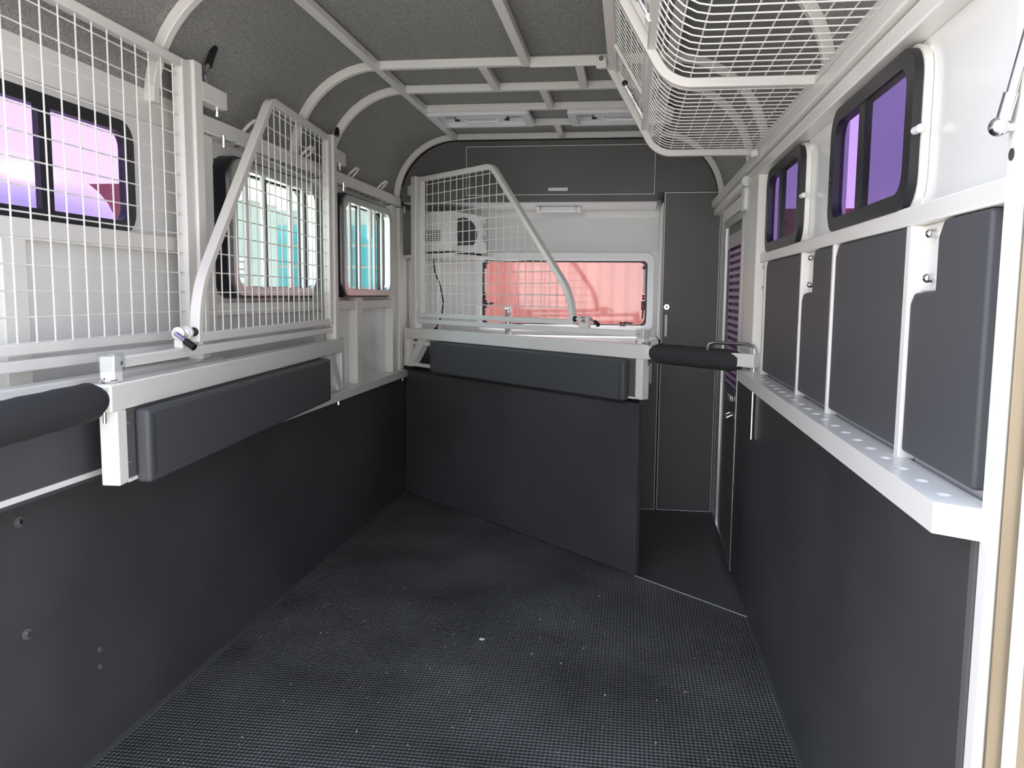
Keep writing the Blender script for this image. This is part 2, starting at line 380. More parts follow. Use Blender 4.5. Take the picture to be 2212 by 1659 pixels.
# ---- windows
def bus_window(name, side, ya, yb, za, zb, ymull, label, panes):
    x = .484 if side > 0 else -1.415; sg = side
    w = empty(name, (x, (ya+yb)/2, za)); struct(w, label, 'window')
    xin = x; xo = (.508 if sg > 0 else -1.439)
    mp = lambda X: (lambda a, b_: (X, a, b_))
    MB().ring(rrect(ya, yb, za, zb, .06, 6, mp(xin)), rrect(ya+.040, yb-.040, za+.032, zb-.032, .040, 6, mp(xin)), (xo-xin, 0, 0)).obj('frame', RUBBER, w, smooth=True)
    MB().ring(rrect(ya-.006, yb+.006, za-.006, zb+.006, .064, 6, mp(xin+sg*.016)), rrect(ya, yb, za, zb, .06, 6, mp(xin+sg*.016)), (sg*.014, 0, 0)).obj('seal', FRAME, w, smooth=True)
    MB().box(min(xin+sg*.002, xin+sg*.018), max(xin+sg*.002, xin+sg*.018), ymull-.022, ymull+.022, za+.03, zb-.03).obj('mullion', RUBBER, w)
    for (y0, y1, mt, dx) in panes:
        MB().box(min(xin+sg*dx, xin+sg*(dx+.004)), max(xin+sg*dx, xin+sg*(dx+.004)), y0, y1, za+.03, zb-.03).obj('pane', mt, w)
    return w
bus_window('window_1', -1, 1.10, 2.25, 1.412, 1.722, 1.885, 'purple tinted sliding window behind the nearest mesh gate on the left wall',
           [(1.13, 1.89, PURPLE, .014), (1.87, 2.215, PURPLE, .008)])
w = bus_window('window_4', 1, 1.58, 2.19, 1.408, 1.698, 1.920, 'purple tinted window in the right wall nearest the rear opening',
           [(1.61, 1.93, PURPLE2, .010), (1.91, 2.16, PURPLE2, .016)])
MB().box(.4875, .490, 1.615, 1.905, 1.438, 1.668).obj('fly_screen', MESHSCR, w)
for k in range(4): MB().cyl((.485, 2.170, 1.475+.018*k+.008*(k > 1)), (.482, 2.170, 1.475+.018*k+.008*(k > 1)), .0045, 8).obj('vent_hole', HOLE, w)
MB().cyl((.490, 1.58, 1.542), (.492, 1.556, 1.542), .007, 10).ball((.492, 1.556, 1.542), .008, 10).obj('catch', PLASTIC, w, smooth=True)
w = bus_window('window_5', 1, 2.555, 3.165, 1.408, 1.698, 2.895, 'smaller looking purple tinted window in the right wall next to the door post',
           [(2.585, 2.905, PURPLE2, .010), (2.885, 3.135, PURPLE2, .016)])
MB().box(.4875, .490, 2.59, 2.88, 1.438, 1.668).obj('fly_screen', MESHSCR, w)
MB().cyl((.490, 2.555, 1.542), (.492, 2.531, 1.542), .007, 10).ball((.492, 2.531, 1.542), .008, 10).obj('catch', PLASTIC, w, smooth=True)

def bar_window(name, ya, yb, za, zb, label, stay=False):
    w = empty(name, (-1.42, (ya+yb)/2, za)); struct(w, label, 'window')
    mp = lambda X: (lambda a, b_: (X, a, b_))
    MB().ring(rrect(ya, yb, za, zb, .075, 7, mp(-1.455)), rrect(ya+.03, yb-.03, za+.025, zb-.025, .06, 7, mp(-1.455)), (.065, 0, 0)).obj('rubber_surround', RUBBER, w, smooth=True)
    MB().ring(rrect(ya+.012, yb-.012, za+.010, zb-.010, .07, 7, mp(-1.405)), rrect(ya+.05, yb-.05, za+.042, zb-.045, .05, 7, mp(-1.405)), (.032, 0, 0)).obj('frame', ALU, w, smooth=True)
    MB().ring(rrect(ya+.03, yb-.03, za+.025, zb-.025, .06, 7, mp(-1.452)), rrect(ya+.05, yb-.05, za+.045, zb-.045, .05, 7, mp(-1.452)), (.02, 0, 0)).obj('outer_frame', RUBBER, w, smooth=True)
    L_ = yb-ya
    for f_ in (.20, .37, .68, .84):
        y = ya+L_*f_; MB().box(-1.403, -1.392, y-.012, y+.012, za+.035, zb-.035).obj('bar', WHITE, w, bevel=.002)
    yc = ya+L_*.5
    MB().box(-1.448, -1.438, yc-.02, yc+.02, za+.04, zb-.04).obj('mullion', RUBBER, w)
    if stay:
        s_ = MB().cyl((-1.385, yc+.03, zb-.03), (-1.385, yc+.03, zb-.20), .014, 12).obj('gas_stay', WHITE, w, smooth=True)
        MB().cyl((-1.385, yc+.03, zb-.20), (-1.385, yc+.03, za+.035), .008, 10).obj('stay_rod', WHITE, s_, smooth=True)
    for y0, y1, dx in ((ya+.04, yc+.01, 0), (yc-.01, yb-.04, .006)):
        MB().box(-1.449+dx, -1.446+dx, y0, y1, za+.04, zb-.04).obj('pane', PANE, w)
    return w
bar_window('window_2', 2.745, 3.575, 1.225, 1.725, 'large barred window in the left wall behind the second mesh gate')
bar_window('window_3', 3.885, 4.725, 1.225, 1.735, 'barred window with a white stay on the left wall next to the front divider', True)

w = empty('window_6', (-.43, YF, 1.0)); struct(w, 'wide front window above the kitchen bench showing the red container', 'window')
mp = lambda Y: (lambda a, b_: (a, Y, b_))
MB().ring(rrect(-1.005, .155, 1.008, 1.522, .05, 6, mp(YF-.03)), rrect(-.965, .110, 1.052, 1.468, .03, 6, mp(YF-.03)), (0, .03, 0)).obj('frame', PLASTIC, w, bevel=.006)
MB().ring(rrect(-.968, .113, 1.049, 1.471, .035, 6, mp(YF-.012)), rrect(-.948, .098, 1.060, 1.458, .04, 6, mp(YF-.012)), (0, .05, 0)).obj('seal', RUBBER, w, smooth=True)
MB().box(-.955, .10, YF+.02, YF+.026, 1.053, 1.466).obj('pane', FPANE, w)
for x, s_ in ((-.945, 1), (.088, -1)):
    st = MB().cyl((x, YF-.018, 1.425), (x, YF-.018, 1.26), .007, 8).obj('window_stay', ALU, w, smooth=True)
    MB().box(x-.010, x+.010, YF-.03, YF-.005, 1.415, 1.435).ball((x, YF-.018, 1.245), .009, 8).ball((x, YF-.018, 1.227), .009, 8).obj('stay_end', BLACK, st)
    la = MB().box(x-.012, x+.012, YF-.028, YF-.004, 1.155, 1.212).obj('latch', BLACK, w, bevel=.004)
    MB().cyl((x, YF-.030, 1.178), (x, YF-.027, 1.178), .006, 10).obj('latch_button', REDDOT, la)
    if s_ > 0: MB().prism([(x+.01, YF-.03, 1.190), (x+.065, YF-.03, 1.193), (x+.05, YF-.03, 1.178), (x+.01, YF-.03, 1.180)], (0, .01, 0)).obj('latch_lever', BLACK, la)
    else: MB().prism([(x-.006, YF-.03, 1.16), (x+.006, YF-.03, 1.16), (x+.002, YF-.03, 1.10), (x-.008, YF-.03, 1.095)], (0, .01, 0)).obj('latch_lever', BLACK, la)
la = MB().box(-.06, -.018, YF-.028, YF-.004, 1.062, 1.080).obj('latch', BLACK, w, bevel=.004)
MB().cyl((-.04, YF-.030, 1.071), (-.04, YF-.027, 1.071), .006, 10).obj('latch_button', REDDOT, la)
MB().prism([(-.02, YF-.03, 1.078), (.03, YF-.03, 1.072), (.018, YF-.03, 1.062), (-.02, YF-.03, 1.066)], (0, .01, 0)).obj('latch_lever', BLACK, la)

# ---- entry door in the right wall
dr = empty('door_1', (.5, 3.85, 0)); struct(dr, 'entry door with a screened upper half in the right wall', 'door')
m = MB()
for y0, y1, z0, z1 in ((3.80, 3.835, -.01, 1.63), (4.45, 4.485, -.01, 1.63), (3.835, 4.45, 1.595, 1.63), (3.835, 4.45, -.01, .035)):
    m.box(.486, .53, y0, y1, z0, z1)
m.obj('door_frame', ALU, dr)
m = MB()
for y0, y1, z0, z1 in ((3.84, 3.875, .04, 1.59), (4.41, 4.445, .04, 1.59), (3.875, 4.41, 1.50, 1.59), (3.875, 4.41, .04, .80)): m.box(.496, .525, y0, y1, z0, z1)
m.obj('door_leaf', LINE2, dr)
MB().box(.4925, .4955, 3.88, 4.405, 1.485, 1.55).obj('screen_head', ALU, dr)
SCR = glass('purple_screen', (.20, .15, .26), .12, .25)
MB().box(.512, .515, 3.875, 4.41, .80, 1.50).obj('screen_pane', SCR, dr)
m = MB()        # woven pleats of the screen
for k in range(20):
    for q in range(17):
        y = 3.89+q*.0315+(.0157 if k % 2 else 0); z = .815+k*.034
        m.add([(.510, y-.012, z), (.504, y, z-.006), (.510, y+.012, z), (.504, y, z+.016), (.510, y, z+.005)], [(0, 1, 3), (1, 2, 3), (0, 3, 4), (2, 4, 3)])
WEAVE = mat('violet_screen_weave', (.34, .27, .40), .35)
o = m.obj('screen_weave', WEAVE, dr); o['kind'] = 'stuff'
h = MB().box(.476, .496, 3.96, 4.06, .755, .785).obj('door_handle', CHROME, dr, bevel=.004)
MB().tube([(.495, 3.98, .69), (.472, 3.98, .68), (.472, 4.07, .68), (.495, 4.07, .69)], .005, 8).obj('pull_ring', CHROME, h, smooth=True)
MB().box(.488, .515, 3.70, 4.60, 1.64, 1.70).obj('door_head', FRAME, wr, bevel=.003)

# ================================================================== KITCHEN
YK = 4.97; ZL = -.045
oc = empty('overhead_cupboard', (-.45, YK, 1.788)); thing(oc, 'charcoal overhead cupboard across the front wall with one wide flap', 'cupboard')
pr = [(x, z) for x, z in arch(.352) if z >= CZ]
MB().prism([(x, YK, z) for x, z in [(-1.37, 1.794)]+pr+[(.485, 1.850), (.147, 1.850), (.147, 1.794)]], (0, .44, 0)).obj('body', LINE2, oc)
MB().box(-1.37, .147, YK+.001, 5.41, 1.788, 1.7938).obj('underside', GREYW, oc)
dd = MB().box(-.981, .127, YK-.015, YK-.001, 1.836, 2.115).obj('flap_door', LINE2, oc)
MB().ring(rrect(-.984, .130, 1.833, 2.118, .002, 1, mp(YK-.016)), rrect(-.9805, .1265, 1.8365, 2.1145, .002, 1, mp(YK-.016)), (0, .012, 0)).obj('edge_strip', EDGE, dd)
MB().box(-.490, -.373, YK-.030, YK-.015, 1.855, 1.874).obj('handle', PLASTIC, dd, bevel=.003)
sl = empty('strip_light', (-.44, 5.18, 1.788)); thing(sl, 'slim white strip light under the overhead cupboard', 'light')
MB().box(-.555, -.335, 5.13, 5.21, 1.755, 1.7875).obj('diffuser', PLASTIC, sl, bevel=.008)
for x in (-.585, -.335): MB().box(x, x+.03, 5.125, 5.215, 1.752, 1.7878).obj('end_cap', BENCH, sl, bevel=.008)

tcb = empty('tall_cupboard', (.345, YK, ZL)); thing(tcb, 'tall charcoal cupboard with white edging beside the entry door', 'cupboard')
MB().box(.186, .512, YK+.016, 5.415, ZL, 1.849).obj('body', LINE2, tcb)
MB().box(.178, .1855, YK+.016, 5.415, .99, 1.787).obj('side_panel', GREYW, tcb)
dd = MB().box(.194, .508, YK, YK+.015, ZL+.008, 1.842).obj('door', LINE2, tcb)
MB().ring(rrect(.190, .512, ZL+.004, 1.846, .002, 1, mp(YK-.001)), rrect(.1942, .5078, ZL+.0085, 1.8415, .002, 1, mp(YK-.001)), (0, .012, 0)).obj('edge_strip', EDGE, dd)
MB().box(.209, .225, YK-.024, YK, 1.008, 1.137).obj('handle', PLASTIC, dd, bevel=.004)
lk = MB().cyl((.218, YK+.001, 1.182), (.218, YK-.006, 1.182), .0155, 16).obj('lock', CHROME, dd, smooth=True)
MB().cyl((.218, YK-.005, 1.182), (.218, YK-.008, 1.182), .006, 10).obj('key_barrel', BLACK, lk)

kc = empty('kitchen_cupboard', (.1, YK, ZL)); thing(kc, 'charcoal kitchen base cupboard half hidden behind the partition', 'cupboard')
MB().prism([(-1.38, 5.15, ZL), (-1.38, 5.41, ZL), (.175, 5.41, ZL), (.175, YK+.016, ZL), (.045, YK+.016, ZL), (.045, 3.80, ZL)], (0, 0, 1.0)).obj('body', LINE2, kc)
dd = MB().box(.050, .175, YK, YK+.015, ZL+.008, .94).obj('door', LINE2, kc)
MB().box(.175, .1797, YK-.001, YK+.011, ZL+.004, .944).obj('edge_strip', EDGE, dd)
MB().box(.046, .1797, YK-.001, YK+.011, ZL+.003, ZL+.0075).obj('edge_strip', EDGE, dd)
MB().box(.125, .1415, YK-.024, YK, .727, .849).obj('handle', PLASTIC, dd, bevel=.004)
bt = MB().prism([(-1.38, 5.13, .955), (-1.38, 5.419, .955), (.177, 5.419, .955), (.177, 4.96, .955), (.045, 4.96, .955), (.045, 3.785, .955)], (0, 0, .03)).obj('benchtop', BENCH, bevel=.004, base=(-.4, 5.1, .955))
thing(bt, 'glossy white kitchen benchtop below the front window', 'benchtop')
tp = empty('kitchen_tap', (-.76, 5.22, .985)); thing(tp, 'chrome mixer tap standing on the white benchtop', 'tap')
MB().cyl((-.76, 5.22, .985), (-.76, 5.22, 1.15), .021, 16).obj('tap_body', CHROME, tp, smooth=True)
MB().tube([(-.76, 5.22, 1.10), (-.74, 5.13, 1.13), (-.735, 5.07, 1.125)], .013, 10).obj('spout', CHROME, tp, smooth=True)
MB().box(-.785, -.74, 5.20, 5.24, 1.15, 1.172).obj('lever', CHROME, tp, bevel=.006)

sh = MB().prism([(-1.43, 5.16, 1.468), (-1.25, 5.05, 1.468), (-1.05, 4.93, 1.468), (-.90, 5.37, 1.468), (-.90, 5.415, 1.468), (-1.43, 5.415, 1.468)], (0, 0, .022)).obj('corner_shelf', BENCH, bevel=.002, base=(-1.2, 5.2, 1.468))
thing(sh, 'white corner shelf carrying the microwave', 'shelf')
mw = empty('microwave', (-1.067, 4.95, 1.494)); mw.rotation_euler.z = math.atan2(.94, .345); mw['_local'] = 1
thing(mw, 'white microwave oven with a dark round-edged door window on the corner shelf', 'microwave')
# local frame: x along the front (0 near edge, .41 far edge), y into the oven, z up
MB().box(0, .40, 0, .26, .010, .252).obj('body', PLASTIC, mw, bevel=.008)
MB().box(.005, .30, -.010, -.0005, .014, .248).obj('door', PLASTIC, mw, bevel=.004)
win = [(.045, .045), (.045, .205)]+[(.045+.06+.17*math.sin(math.radians(t_)), .125+.095*math.cos(math.radians(t_))) for t_ in range(0, 136, 15)]
MB().prism([(x, -.0105, z) for x, z in win], (0, -.003, 0)).obj('door_window', DARKGL, mw)
MB().box(.303, .396, -.010, -.0005, .014, .248).obj('control_panel', BENCH, mw, bevel=.004)
for z in (.175, .10): MB().cyl((.355, -.010, z), (.355, -.024, z), .022, 18).obj('knob', ALU, mw, smooth=True)
for k in range(6):
    for q in range(4): MB().box(-.002, .0, .085+q*.040, .117+q*.040, .075+k*.011, .080+k*.011).obj('vent_slot', HOLE, mw)
for x in (.03, .38): MB().box(x-.012, x+.012, .02, .05, -.003, .010).obj('foot', BLACK, mw)
cb = empty('power_cable', (-1.2, 5.10, .985)); thing(cb, 'thin black power cable hanging below the microwave shelf', 'cable')
MB().tube([(-1.212, 5.06, 1.465), (-1.205, 5.08, 1.38), (-1.175, 5.10, 1.30), (-1.160, 5.12, 1.20), (-1.168, 5.12, 1.12), (-1.20, 5.12, 1.04), (-1.21, 5.13, 1.02)], .005, 8).obj('cord', BLACK, cb, smooth=True)
pg = MB().cyl((-1.205, 5.13, 1.03), (-1.225, 5.13, .995), .014, 10).obj('plug', BLACK, cb, smooth=True)
MB().box(-1.258, -1.228, 5.12, 5.14, .990, 1.010).obj('plug_pins', CHROME, pg)

dl = empty('door_light', (.48, 3.9, 1.71)); thing(dl, 'white tubular light over the entry door', 'light')
MB().cyl((.468, 3.60, 1.722), (.468, 4.16, 1.722), .017, 14).obj('tube', PLASTIC, dl, smooth=True)
MB().cyl((.468, 3.58, 1.722), (.468, 3.63, 1.722), .021, 14).obj('end_cap', GREYW, dl, smooth=True)
sw = empty('switch_box', (.49, 3.72, 1.60)); thing(sw, 'small cream switch box beside the door post', 'switch')
MB().box(.470, .49, 3.66, 3.76, 1.615, 1.715).obj('case', FRAME, sw, bevel=.003)
MB().box(.466, .4695, 3.67, 3.75, 1.63, 1.66).obj('rocker', PLASTIC, sw, bevel=.001)

# roof vents
def roof_vent(x0, x1, y0, y1, label):
    v_ = empty('roof_vent', ((x0+x1)/2, (y0+y1)/2, 2.138)); thing(v_, label, 'roof vent', 'roof vents over the kitchen')
    mz = lambda Z: (lambda a, b_: (a, b_, Z))
    MB().ring(rrect(x0, x1, y0, y1, .02, 4, mz(2.138)), rrect(x0+.045, x1-.045, y0+.04, y1-.04, .03, 4, mz(2.138)), (0, 0, .026)).obj('frame', PLASTIC, v_, bevel=.006)
    MB().ring(rrect(x0+.045, x1-.045, y0+.04, y1-.04, .03, 4, mz(2.158)), rrect(x0+.055, x1-.055, y0+.05, y1-.05, .03, 4, mz(2.158)), (0, 0, .022)).obj('well', PLASTIC, v_, smooth=True)
    MB().box(x0+.05, x1-.05, y0+.045, y1-.045, 2.176, 2.182).obj('lid', LIDG, v_)
    c = (y0+y1)/2; b_ = MB().box(x0+.13, x1-.13, c-.03, c+.03, 2.150, 2.164).obj('crossbar', PLASTIC, v_, bevel=.003)
    MB().tube([(x0+.17, c-.02, 2.150), (x0+.185, c-.02, 2.134), (x1-.185, c-.02, 2.134), (x1-.17, c-.02, 2.150)], .006, 8).obj('handle', BENCH, b_, smooth=True)
    for s_ in (0, 1):
        xa = x0+.13 if s_ == 0 else x1-.13; xb = x0+.065 if s_ == 0 else x1-.065
        MB().sweep([(xa, c, 2.158), (xb, y0+.06, 2.170)], SQ(.014, .01), (0, 0, 1)).obj('stay', ALU, v_)
        MB().box(xa-.012, xa+.012, c-.01, c+.01, 2.142, 2.150).obj('pivot', BLACK, v_)
roof_vent(-1.040, -.518, 4.188, 4.508, 'white roof vent hatch beside the left ceiling stringer')
roof_vent(-.330, .195, 4.20, 4.517, 'white roof vent hatch partly hidden by the mesh rack')

# ================================================================== DIVIDERS
# local frame: x along the beam from the hinge, y across, z up from the base (world z minus ZB)
ZB = .785
def fly(pts): return [(u, 0, z-ZB) for u, z in pts]
def divider():
    r = empty('stall_divider'); r['_local'] = 1
    B_ = lambda u0, u1, y0, y1, z0, z1: MB().box(u0, u1, y0, y1, z0-ZB, z1-ZB)
    B_(0, 2.03, -.025, .025, .972, 1.036).obj('beam', WHITE, r, bevel=.004)
    B_(0, .045, -.024, .024, .80, .972).obj('hinge_leg', WHITE, r, bevel=.003)
    B_(-.04, .0, -.012, .012, .80, .855).obj('hinge', WHITE, r, bevel=.003)
    MB().prism([(.02, -.022, .80-ZB), (.09, -.022, .80-ZB), (.245, -.022, .972-ZB), (.165, -.022, .972-ZB)], (0, .044, 0)).obj('brace', WHITE, r)
    for z in (.935, .802): B_(.09, 1.97, -.011, .011, z, z+.022).obj('pad_bar', WHITE, r, bevel=.002)
    lg = B_(1.962, 2.004, -.022, .022, .795, .972).obj('end_leg', WHITE, r, bevel=.003)
    B_(1.90, 1.962, -.022, .022, .795, .803).obj('foot_flange', WHITE, lg)
    for s_ in (-1, 1):
        bk = MB().box(.352, 1.958, min(s_*.0115, s_*.017), max(s_*.0115, s_*.017), .803-ZB, .970-ZB).obj('pad_board', LINE2, r)
        for z in (.84, .935): MB().cyl((1.948, s_*.017, z-ZB), (1.948, s_*.0205, z-ZB), .005, 8).obj('screw', CHROME, bk)
        MB().box(.345, 1.925, min(s_*.019, s_*.057), max(s_*.019, s_*.057), .785-ZB, .966-ZB).obj('pad', VINYL, r, bevel=.010, seg=3)
        for u in (.372, 1.9): MB().tube([(u, s_*.0573, .80-ZB), (u, s_*.0575, .951-ZB)], .0009, 4).obj('seam', BLACK, r)
    B_(.087, .137, -.025, .025, 1.036, 1.945).obj('hinge_post', WHITE, r, bevel=.004)
    B_(.137, 1.962, -.0125, .0125, 1.068, 1.094).obj('rail', WHITE, r, bevel=.003)
    ar = B_(-.075, .087, -.024, .024, 1.838, 1.895).obj('top_arm', WHITE, r, bevel=.003)
    MB().tube([(.02, 0, 1.895-ZB), (.02, 0, 1.93-ZB), (.0, 0, 1.965-ZB)], .008, 8).obj('handle_rod', CHROME, ar, smooth=True)
    MB().cyl((.0, 0, 1.962-ZB), (-.045, 0, 2.03-ZB), .012, 10).obj('handle_grip', BLACK, ar, smooth=True)
    MB().cyl((-.05, 0, 1.838-ZB), (-.05, 0, 1.815-ZB), .008, 8).obj('locking_pin', CHROME, ar, smooth=True)
    # swing gate with welded wire
    g = B_(.142, .19, -.016, .016, 1.105, 1.935).obj('gate_stile', WHITE, r, bevel=.003)
    pth = fillet([(.19, 1.1175), (1.525, 1.1175)], [], 6)
    MB().sweep(fly([(.19, 1.1175), (1.537, 1.1175)]), SQ(.025, .028), (0, 1, 0)).obj('gate_frame', WHITE, r, bevel=.003)
    pth = fillet([(1.525, 1.105), (1.525, 1.235), (.876, 1.9225), (.19, 1.9225)], [.28, .10], 8)
    MB().sweep(fly(pth), SQ(.027, .030), (0, 1, 0)).obj('gate_frame', WHITE, r, bevel=.003)
    m = MB(); nz = 14; nu = 21
    dz = (1.910-1.130)/(nz-.6); du = .0622
    top = lambda u: min(1.912, 1.235+(1.525-u)*(1.9225-1.235)/(1.525-.876)-.008)
    for k in range(nu):
        u = .225+k*du
        if u < 1.51: m.cyl((u, .004, 1.128-ZB), (u, .004, top(u)-ZB), .0022, 6)
    for k in range(nz):
        z = 1.130+k*dz
        ue = 1.515 if z < 1.245 else 1.515-(z-1.245)*(1.525-.876)/(1.9225-1.235)
        m.cyl((.188, 0, z-ZB), (max(.3, ue), 0, z-ZB), .0022, 6)
    o = m.obj('wire_mesh', FRAME, r, smooth=True)
    for z in (1.15, 1.80):
        MB().cyl((.1395, -.018, z-ZB), (.1395, -.018, z+.07-ZB), .007, 8).obj('gate_hinge', WHITE, r, smooth=True)
    # spring latch
    l = B_(1.578, 1.640, -.013, .013, 1.094, 1.118).obj('latch_bracket', WHITE, r, bevel=.003)
    for u in (1.580, 1.630): MB().cyl((u, 0, 1.134-ZB), (u+.010, 0, 1.134-ZB), .018, 16).obj('latch_ear', WHITE, l, smooth=True)
    MB().cyl((1.545, 0, 1.134-ZB), (1.655, 0, 1.134-ZB), .0065, 10).obj('latch_bolt', CHROME, l, smooth=True)
    sp = [(1.592+.037*i/60, .0105*math.cos(i*.75), 1.134-ZB+.0105*math.sin(i*.75)) for i in range(61)]
    MB().tube(sp, .0016, 5).obj('spring', ALU, l, smooth=True)
    MB().cyl((1.538, 0, 1.134-ZB), (1.546, 0, 1.134-ZB), .013, 14).obj('bush', BLACK, l, smooth=True)
    # end post with clear cap
    ep = B_(1.962, 2.002, -.018, .018, 1.036, 1.098).obj('end_post', WHITE, r, bevel=.004)
    B_(1.957, 2.007, -.023, .023, 1.062, 1.106).obj('clear_cap', CLEAR, ep, bevel=.004)
    for s_ in (-1, 1): MB().cyl((1.982, s_*.0235, 1.082-ZB), (1.982, s_*.0255, 1.082-ZB), .005, 8).obj('cap_screw', ALU, ep)
    rp = MB().cyl((2.018, 0, 1.050-ZB), (2.018, 0, .945-ZB), .004, 8).obj('ring_pin', CHROME, r, smooth=True)
    MB().tube([(2.018+.020*math.cos(t_*math.pi/8)-.018, .020*math.sin(t_*math.pi/8), 1.043-ZB) for t_ in range(16)], .0022, 6, True).obj('pull_ring', CHROME, rp, smooth=True)
    return r
def extension(r):
    MB().box(1.99, 2.055, -.020, .020, .979-ZB, 1.029-ZB).obj('inner_tube', WHITE, r)
    m = MB(); N = 18; rows = []
    for k in range(13):
        u = 2.043+k*.455/12; rr = .043 if 0 < k < 12 else .030
        rr += .0008*math.sin(k*2.1)
        rows.append([(u, rr*.92*math.cos(2*math.pi*q/N), 1.003-.002*k/12-ZB+rr*math.sin(2*math.pi*q/N)-.003*(k/12)) for q in range(N)])
    m.add([p for w_ in rows for p in w_], [(k*N+q, k*N+(q+1) % N, (k+1)*N+(q+1) % N, (k+1)*N+q) for k in range(12) for q in range(N)]+[tuple(range(N)), tuple(range(12*N, 13*N))])
    m.obj('padded_sleeve', SLEEVE, r, smooth=True)
    te = MB().box(2.465, 2.572, -.024, .024, .978-ZB, 1.030-ZB).obj('tube_end', FRAME, r, bevel=.004)
    MB().tube([(2.36, -.03, 1.035-ZB), (2.37, -.03, 1.060-ZB), (2.39, -.028, 1.066-ZB), (2.52, -.004, 1.066-ZB), (2.553, 0, 1.060-ZB), (2.558, 0, 1.04-ZB), (2.558, 0, .70-ZB)], .0075, 10).obj('locking_rod', CHROME, te, smooth=True)
def copy_tree(o, parent=None):
    c = o.copy(); COL.objects.link(c); c.parent = parent
    for ch in list(o.children): copy_tree(ch, c)
    return c
def latch_handle(r, p, q):
    l = next(c for c in r.children if c.name.startswith('latch_bracket')); a_ = Vector((1.652, 0, 1.134-ZB)); p = a_+Vector(p); q = a_+Vector(q)
    MB().tube([a_, a_+(p-a_)*.35, p], .0065, 8).obj('latch_handle', CHROME, l, smooth=True)
    MB().cyl(p-(q-p)*.2, q, .010, 10).obj('handle_grip', BLACK, l, smooth=True)
dA = divider(); dC = copy_tree(dA); extension(dA); dB = copy_tree(dA)
latch_handle(dA, (.040, -.008, -.012), (.066, -.016, -.022)); latch_handle(dB, (.010, .035, -.022), (.016, .058, -.036)); latch_handle(dC, (.010, .035, -.022), (.016, .058, -.036))
cA = A0+bA*.025; dA.location = (cA.x, cA.y, ZB); dA.rotation_euler.z = math.atan2(uA.y, uA.x)
uB = Vector((.165, -2.043, 0)).normalized(); dB.location = (-1.350, 3.743, ZB); dB.rotation_euler.z = math.atan2(uB.y, uB.x)
dC.location = (-1.344, 2.560, ZB); dC.rotation_euler.z = math.atan2(-1, .008)
MB().box(.345, 1.925, .0572, .0612, .800-ZB, .813-ZB).obj('pad_flange', WHITE, dC)
thing(dA, 'white mesh divider angled across the front, its black sleeved bar reaching the right wall', 'divider', 'swinging stall dividers')
thing(dB, 'white mesh divider folded along the left wall in front of the large barred window', 'divider', 'swinging stall dividers')
thing(dC, 'white mesh divider nearest the camera, covering the purple window on the left wall', 'divider', 'swinging stall dividers')

# ================================================================== THINGS ON THE WALLS
# padded panels on the right wall
def pad(pts, label):
    k_ = .489/.475; pts = [(y*k_, 1.25+(z-1.25)*k_) for y, z in pts]
    o = MB().prism([(.511, y, z) for y, z in pts], (-.022, 0, 0)).obj('wall_pad', VINYL, bevel=.006, seg=3, base=(.50, pts[0][0], .977))
    thing(o, label, 'pad', 'padded panels above the right hand rail')
pad([(2.428, .985), (3.036, .985), (3.036, 1.35), (3.015, 1.371), (2.428, 1.371)], 'black wall pad nearest the entry door, plain rectangle')
pad([(2.063, .985), (2.408, .985), (2.408, 1.24), (2.388, 1.258), (2.335, 1.262), (2.282, 1.262), (2.282, 1.352), (2.265, 1.371), (2.063, 1.371)], 'narrow black wall pad with a cut corner between two plain pads')
pad([(1.533, .985), (2.042, .985), (2.042, 1.345), (2.018, 1.371), (1.533, 1.371)], 'wide black wall pad below the nearer right hand window')
pad([(1.198, .985), (1.503, .985), (1.503, 1.24), (1.485, 1.258), (1.39, 1.262), (1.39, 1.345), (1.368, 1.371), (1.198, 1.371)], 'black wall pad with a cut corner next to the rear upright')
# white tie loops on the left rail
for y, lb in ((2.92, 'white tie loop on the upper left rail behind the second gate'), (4.046, 'white tie loop on the upper left rail, nearer of the pair above the barred window'),
              (4.532, 'white tie loop on the upper left rail, closest to the front divider'), (3.45, 'white tie loop on the upper left rail seen through the second gate')):
    o = MB().tube([(-1.40, y-.028, 1.815), (-1.37, y-.028, 1.845), (-1.352, y-.018, 1.862), (-1.352, y+.018, 1.862), (-1.37, y+.028, 1.845), (-1.40, y+.028, 1.815)], .006, 8).obj('tie_loop', WHITE, smooth=True, base=(-1.4, y, 1.815))
    thing(o, lb, 'tie loop', 'tie loops along the left rail')
# snap pins clipped under the rail
for y, lb in ((2.66, 'small chrome clip under the upper left rail beside the nearest gate post'), (3.83, 'small chrome clip under the upper left rail beside the second gate post'), (4.90, 'small chrome pin under the far end of the upper left rail')):
    o = MB().cyl((-1.35, y, 1.764), (-1.35, y, 1.725), .006, 8).tube([(-1.35, y, 1.752), (-1.345, y+.03, 1.750), (-1.345, y+.08, 1.755)], .003, 6).obj('rail_clip', CHROME, smooth=True, base=(-1.35, y, 1.725))
    thing(o, lb, 'clip', 'chrome clips on the left rail')
# gas strut at the rear
gs = empty('gas_strut', (.47, 1.17, 1.47)); thing(gs, 'chrome gas strut with ball joint on the rear upright', 'gas strut')
MB().ball((.466, 1.172, 1.47), .013, 14).obj('ball_joint', CHROME, gs, smooth=True)
MB().cyl((.470, 1.170, 1.478), (.473, 1.160, 1.51), .009, 12).obj('socket', CHROME, gs, smooth=True)
MB().cyl((.473, 1.160, 1.508), (.505, .96, 2.02), .0065, 12).obj('rod', CHROME, gs, smooth=True)
MB().cyl((.470, 1.172, 1.47), (.486, 1.172, 1.47), .008, 6).obj('nut', CHROME, gs)

